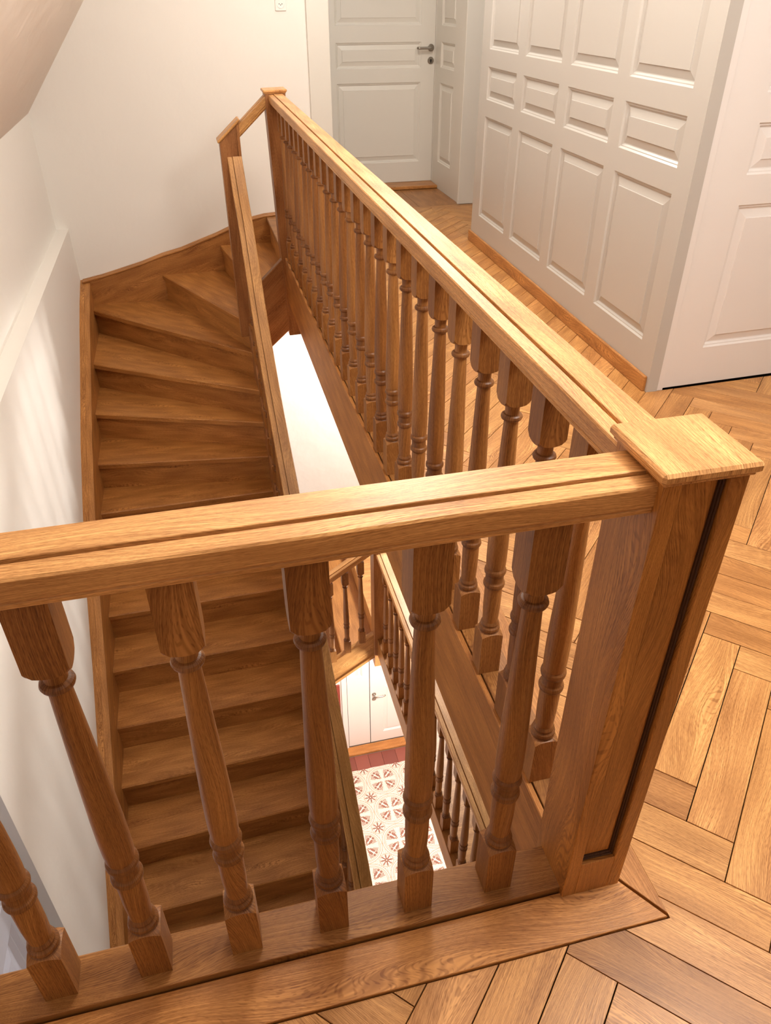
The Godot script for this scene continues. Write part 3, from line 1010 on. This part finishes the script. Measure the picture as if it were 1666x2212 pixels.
# ---------------------------------------------------------------- balustrades of the landing
func newel(called_label: String, at: Vector3, y0: float, y1: float, panel: bool, tilt := 0.0) -> Node3D:
	var t := thing("newel_post", at, called_label, "newel post")
	var a := 0.059
	var b := MB.new(Vector3.UP, roff())
	if panel:
		b.mm(Vector3(-a, y0, -a), Vector3(a, y1, a - 0.019), 0.002)
		b.mm(Vector3(-a, y0, a - 0.022), Vector3(-a + 0.026, y1, a), 0.0015)
		b.mm(Vector3(a - 0.026, y0, a - 0.022), Vector3(a, y1, a), 0.0015)
		b.mm(Vector3(-a + 0.025, y0, a - 0.022), Vector3(a - 0.025, 0.105, a), 0.0015)
	else:
		b.mm(Vector3(-a, y0, -a), Vector3(a, y1, a), 0.002)
	var po := obj("post", b.mesh(), M.post if not panel else M.post_front, t)
	if panel:
		b = MB.new(Vector3.UP, roff())
		b.nested(-a + 0.033, 0.112, a - 0.033, y1 - 0.002, [[0.0, -0.0145], [0.002, -0.0135], [0.004, -0.013]], Transform3D(Basis(), Vector3(0, 0, a)))
		obj("panel", b.mesh(), M.post_front, po)
		b = MB.new(Vector3.UP, roff())
		var fx := Transform3D(Basis(), Vector3(0, 0, a))
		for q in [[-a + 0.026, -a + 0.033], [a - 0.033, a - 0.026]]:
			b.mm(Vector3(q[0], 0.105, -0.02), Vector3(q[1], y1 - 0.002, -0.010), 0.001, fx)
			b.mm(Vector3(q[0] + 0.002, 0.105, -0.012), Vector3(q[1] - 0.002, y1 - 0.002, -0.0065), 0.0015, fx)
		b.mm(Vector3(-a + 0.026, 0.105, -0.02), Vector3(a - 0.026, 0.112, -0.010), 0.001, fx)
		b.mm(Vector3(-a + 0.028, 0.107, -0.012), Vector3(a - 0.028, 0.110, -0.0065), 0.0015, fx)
		obj("moulding", b.mesh(), M.dark_wood, po)
	b = MB.new(Vector3.BACK, roff())
	b.mm(Vector3(-a - 0.004, y1 - 0.006, -a - 0.004), Vector3(a + 0.004, y1, a + 0.004), 0.002)
	b.mm(Vector3(-0.0685, y1 - 0.0005, -0.0685), Vector3(0.0685, y1 + 0.0145, 0.0685), 0.004)
	obj("cap", b.mesh(), M.rail, t)
	t.rotation.z = tilt
	return t

func landing_rails() -> void:
	newel("thick square oak newel post with a flat cap at the near corner of the landing", Vector3(NX, 0, NZ), -0.012, 0.939, true)
	var far := newel("square oak newel post at the far end of the long landing rail", Vector3(0.556, 0, -4.93), -0.50, 0.942, false, 0.026)
	far.position.x = 0.566
	var bm := baluster_mesh(0.858)
	# short balustrade in front
	var t := thing("balustrade", Vector3(-0.2, 0, RZ), "short oak balustrade of turned balusters crossing the foreground", "balustrade")
	var b := MB.new(Vector3.RIGHT, roff())
	b.sweep(rail_profile(), PackedVector3Array([Vector3(-0.90, 0.931, -0.7065), Vector3(-0.2, 0.931, -0.7065), Vector3(0.515, 0.931, -0.7065)]))
	sub("handrail", b, M.rail, t)
	b = MB.new(Vector3.RIGHT, roff())
	b.sweep(PackedVector2Array([Vector2(-0.045, -0.30), Vector2(0.0435, -0.30), Vector2(0.0435, 0.019), Vector2(0.0425, 0.020), Vector2(-0.042, 0.020), Vector2(-0.045, 0.017)]), PackedVector3Array([Vector3(-0.9, 0, -0.709), Vector3(0.51, 0, -0.709)]))
	sub("base_rail", b, M.curb, t)
	for k in 8:
		var o := obj("baluster", bm, M.oak[(k * 3 + 1) % 4], t)
		o.position = Vector3(0.385 - 0.1563 * k, 0.02, RZ) - t.position
	# long balustrade
	t = thing("balustrade", Vector3(RX, 0, -2.8), "long oak balustrade of turned balusters running back along the landing", "balustrade")
	b = MB.new(Vector3.BACK, roff())
	b.sweep(rail_profile(true), PackedVector3Array([Vector3(0.545, 0.931, -0.755), Vector3(0.545, 0.931, -2.8), Vector3(0.545, 0.934, -4.885)]))
	sub("handrail", b, M.rail, t)
	b = MB.new(Vector3.BACK, roff())
	b.sweep(PackedVector2Array([Vector2(0.046, -0.30), Vector2(0.046, 0.015), Vector2(0.044, 0.019), Vector2(-0.0315, 0.019), Vector2(-0.0325, 0.018), Vector2(-0.0325, -0.30)]), PackedVector3Array([Vector3(0.576, 0, -0.755), Vector3(0.576, 0, -4.89)]))
	sub("base_rail", b, M.curb, t)
	b = MB.new(Vector3.BACK, roff())
	b.prism(PackedVector2Array([Vector2(-4.89, 0.016), Vector2(-0.76, 0.016), Vector2(-0.76, -0.335), Vector2(-4.89, -0.27)]), Vector3(0.5400, 0, 0), Vector3.BACK, Vector3.UP, Vector3(-0.0125, 0, 0), 0.002)
	sub("fascia_board", b, M.tread[0], t)
	for k in 25:
		var o := obj("baluster", bm, M.oak[(k * 5 + 2) % 4], t)
		o.position = Vector3(0.561, 0.019, -0.92 - 0.1604 * k) - t.position
	# short sloping rail between the two far posts
	t = thing("balustrade", Vector3(0.4, 0.4, -4.9), "very short sloping oak handrail joining the two far newel posts", "handrail")
	b = MB.new(Vector3(0.7, 0.64, 0), roff())
	b.sweep(rail_profile(), PackedVector3Array([Vector3(0.28, 0.752, -4.915), Vector3(0.505, 0.945, -4.915)]))
	sub("handrail", b, M.rail_b, t)

# ---------------------------------------------------------------- the storey below
func lower_floor() -> void:
	var n := newel("square oak newel post of the stairs one storey down", Vector3(X2, F1, Z2 - 0.059), -0.30, 0.942, false)
	n.set_meta("label", "square oak newel post of the stairs one storey down")
	var bm := baluster_mesh(0.858)
	var t := thing("balustrade", Vector3(X2, F1, -3), "oak balustrade one storey down seen through the stairwell", "balustrade")
	var b := MB.new(Vector3.BACK, roff())
	b.sweep(rail_profile(), PackedVector3Array([Vector3(X2, F1 + 0.933, -4.43), Vector3(X2, F1 + 0.933, -1.55)]))
	sub("handrail", b, M.rail, t)
	b = MB.new(Vector3.BACK, roff())
	b.sweep(PackedVector2Array([Vector2(-0.045, -0.17), Vector2(0.045, -0.17), Vector2(0.045, 0.018), Vector2(0.042, 0.02), Vector2(-0.042, 0.02), Vector2(-0.045, 0.018)]), PackedVector3Array([Vector3(X2 + 0.012, F1, -4.43), Vector3(X2 + 0.012, F1, -1.55)]))
	sub("base_rail", b, M.curb, t)
	for k in 18:
		var o := obj("baluster", bm, M.oak[(k * 5 + 1) % 4], t)
		o.position = Vector3(X2, F1 + 0.02, -4.26 + 0.1604 * k) - t.position
	# its stairs start along the back wall
	var st := thing("staircase", Vector3(0.5, F1 - 0.5, -5.2), "lower oak flight of stairs starting one storey down", "staircase")
	for k in 4:
		var y := F1 - RISE * (k + 1)
		b = MB.new(Vector3.BACK, roff())
		b.mm(Vector3(1.0 - 0.28 * (k + 1), y - 0.033, BACKZ + 0.03), Vector3(1.03 - 0.28 * k, y, -4.47), 0.006)
		sub("tread", b, M.tread[k % 3], st)
		b = MB.new(Vector3.BACK, roff())
		b.mm(Vector3(1.024 - 0.28 * k, y, BACKZ + 0.03), Vector3(1.042 - 0.28 * k, y + RISE - 0.03, -4.47), 0.0)
		sub("riser", b, M.tread[(k + 1) % 3], st)
	b = MB.new(Vector3(0.83, 0.56, 0), roff())
	b.prism(PackedVector2Array([Vector2(0.2, -3.515), Vector2(1.0, -2.98), Vector2(1.0, -3.235), Vector2(0.2, -3.785)]), Vector3(0, 0, -4.50), Vector3.RIGHT, Vector3.UP, Vector3(0, 0, 0.05), 0.004)
	b.prism(PackedVector2Array([Vector2(0.2, -3.755), Vector2(1.0, -3.205), Vector2(1.0, -3.245), Vector2(0.2, -3.795)]), Vector3(0, 0, -4.455), Vector3.RIGHT, Vector3.UP, Vector3(0, 0, 0.014), 0.004)
	sub("well_string", b, M.rail_b, st)
	t = thing("balustrade", Vector3(0.6, F1, -4.475), "sloping oak handrail with turned balusters on the lower flight", "balustrade")
	b = MB.new(Vector3(0.83, 0.56, 0), roff())
	b.sweep(rail_profile(), PackedVector3Array([Vector3(0.2, -2.595, -4.475), Vector3(1.0, -2.06, -4.475)]))
	sub("handrail", b, M.rail, t)
	for k in 6:
		var x := 0.885 - 0.125 * k
		var o := obj("baluster", bm, M.oak[(k * 3) % 4], t)
		o.position = Vector3(x, -2.98 - 0.669 * (1.0 - x) - 0.01, -4.475) - t.position

# ---------------------------------------------------------------- hall at the bottom
func ground_tiles(gf: Node3D) -> void:
	var s := 0.1925
	var q := MB.new()
	q.box(Vector3(0, -0.006, 0), Vector3(s - 0.001, 0.012, s - 0.001), 0.0006)
	# printed face: map the tile's own square once
	for i in q.v.size():
		q.uv[i] = Vector2(q.v[i].x / s + 0.5, q.v[i].z / s + 0.5)
	var m := q.mesh()
	for i in range(-1, 12):
		for j in range(0, 16):
			var o := obj("tile", m, M.tile, gf)
			o.position = Vector3(1.242 + s * (i - 2 + 0.5), F0, -5.237 + s * (j - 1 + 0.5) + 0.0)
			var ix := posmod(i - 2, 2)
			var jz := posmod(j - 1, 2)
			# the ring's centre is the corner that four tiles share
			var ang := 0.0
			if ix == 0 and jz == 0: ang = 0.0
			elif ix == 1 and jz == 0: ang = -PI / 2
			elif ix == 1 and jz == 1: ang = PI
			else: ang = PI / 2
			o.rotation.y = ang
	for i in 14:
		var b := MB.new()
		b.box(Vector3(0, -0.006, 0), Vector3(0.163, 0.0124, 0.196), 0.001)
		var o := obj("border_tile", b.mesh(), M.redtile[i % 3], gf)
		o.position = Vector3(0.732 + 0.1655 * i, F0, -5.527)

func ground_floor() -> void:
	var b := MB.new()
	b.mm(Vector3(-1.0, F0 - 0.1, -6.0), Vector3(0.90, F1 - 0.2, -5.75), 0.0)
	b.mm(Vector3(0.90, F0 + 2.1, -6.0), Vector3(4.6, F1 - 0.2, -5.75), 0.0)
	b.mm(Vector3(2.3, F0 - 0.1, -6.0), Vector3(4.6, F0 + 2.2, -5.75), 0.0)
	b.mm(Vector3(0.88, F0 - 0.1, -6.0), Vector3(2.4, F0 + 2.2, -5.80), 0.0)
	tag(obj("wall_end", b.mesh(), M.wall), "white wall at the end of the tiled hall", "wall", "", "structure")
	var t := thing("door_3", Vector3(1.2, F0, -5.76), "white double door with a lever handle in the tiled hall", "door", "", "structure")
	var xf := Transform3D(Basis(), Vector3(0, F0, -5.755))
	b = MB.new()
	b.mm(Vector3(0.885, 0.0, -0.04), Vector3(0.945, 2.16, 0.018), 0.003, xf)
	b.mm(Vector3(2.22, 0.0, -0.04), Vector3(2.30, 2.16, 0.018), 0.003, xf)
	b.mm(Vector3(0.945, 2.08, -0.04), Vector3(2.22, 2.16, 0.018), 0.003, xf)
	sub("frame", b, M.white, t)
	panelled(t, xf, 0.953, 0.04, 1.208, 2.075, 0.04, [[1.03, 1.2, 1.13, 1.9]], M.white, "leaf")
	panelled(t, xf, 1.218, 0.04, 2.21, 2.075, 0.04, [[1.37, 0.20, 2.06, 1.0], [1.37, 1.12, 2.06, 1.95]], M.white, "leaf")
	handle_right(t, Vector3(1.262, F0 + 0.88, -5.755), Vector3(1.262, F0 + 0.80, -5.755), M.steel)
	b = MB.new(Vector3.RIGHT, roff())
	b.mm(Vector3(0.80, F0, -5.75), Vector3(2.6, F0 + 0.035, -5.63), 0.006)
	tag(obj("trim_5", b.mesh(), M.border), "oak sill under the white double door in the tiled hall", "door sill", "", "structure")
	b = MB.new()
	b.mm(Vector3(0.78, F0 + 0.55, -5.752), Vector3(0.868, F0 + 1.15, -5.735), 0.002)
	tag(obj("wall_plaque", b.mesh(), M.red), "dark red board on the wall left of the white double door", "board")

func handle_right(parent: Node3D, at: Vector3, key: Vector3, mat: Material) -> void:
	var disc := MB.new()
	disc.turned(PackedVector2Array([Vector2(0, 0.024), Vector2(0.007, 0.024), Vector2(0.009, 0.021)]), 1.0, 20)
	for p in [at, key]:
		var o := obj("rosette" if p == at else "keyhole_plate", disc.mesh(), mat, parent)
		o.transform = Transform3D(Basis(Vector3.RIGHT, PI / 2), p - parent.position)
	var circ := PackedVector2Array()
	for i in 10:
		circ.append(Vector2(cos(TAU * i / 10), sin(TAU * i / 10)) * 0.009)
	var b := MB.new()
	b.sweep(circ, PackedVector3Array([at + Vector3(0, 0, 0.006), at + Vector3(0, 0, 0.04), at + Vector3(0.012, 0, 0.054), at + Vector3(0.06, 0, 0.057), at + Vector3(0.115, 0, 0.054), at + Vector3(0.122, 0, 0.044)]))
	sub("lever", b, mat, parent)

# ---------------------------------------------------------------- small things
func small_things() -> void:
	var t := thing("power_outlet", Vector3(0.757, 1.37, BACKZ), "white wall socket high on the white wall above the far newel post", "socket")
	var b := MB.new()
	b.box(Vector3(0, 0.01, 0.004), Vector3(0.074, 0.155, 0.008), 0.003)
	obj("plate", b.mesh(), M.plastic, t)
	for y in [-0.028, 0.048]:
		b = MB.new()
		b.turned(PackedVector2Array([Vector2(0, 0.026), Vector2(0.0095, 0.026), Vector2(0.0105, 0.024), Vector2(0.009, 0.0225), Vector2(0.0085, 0.002)]), 1.0, 24)
		var o := obj("socket_insert", b.mesh(), M.plastic, t)
		o.transform = Transform3D(Basis(Vector3.RIGHT, PI / 2), Vector3(0, y, 0))
		for p in [Vector2(-0.0095, 0.0), Vector2(0.0095, 0.0), Vector2(0.0, -0.006)]:
			b = MB.new()
			b.turned(PackedVector2Array([Vector2(0, 0.003), Vector2(0.0094, 0.003)]), 1.0, 10)
			var h := obj("socket_hole", b.mesh(), M.black, o)
			h.position = Vector3(p.x, 0, -p.y)
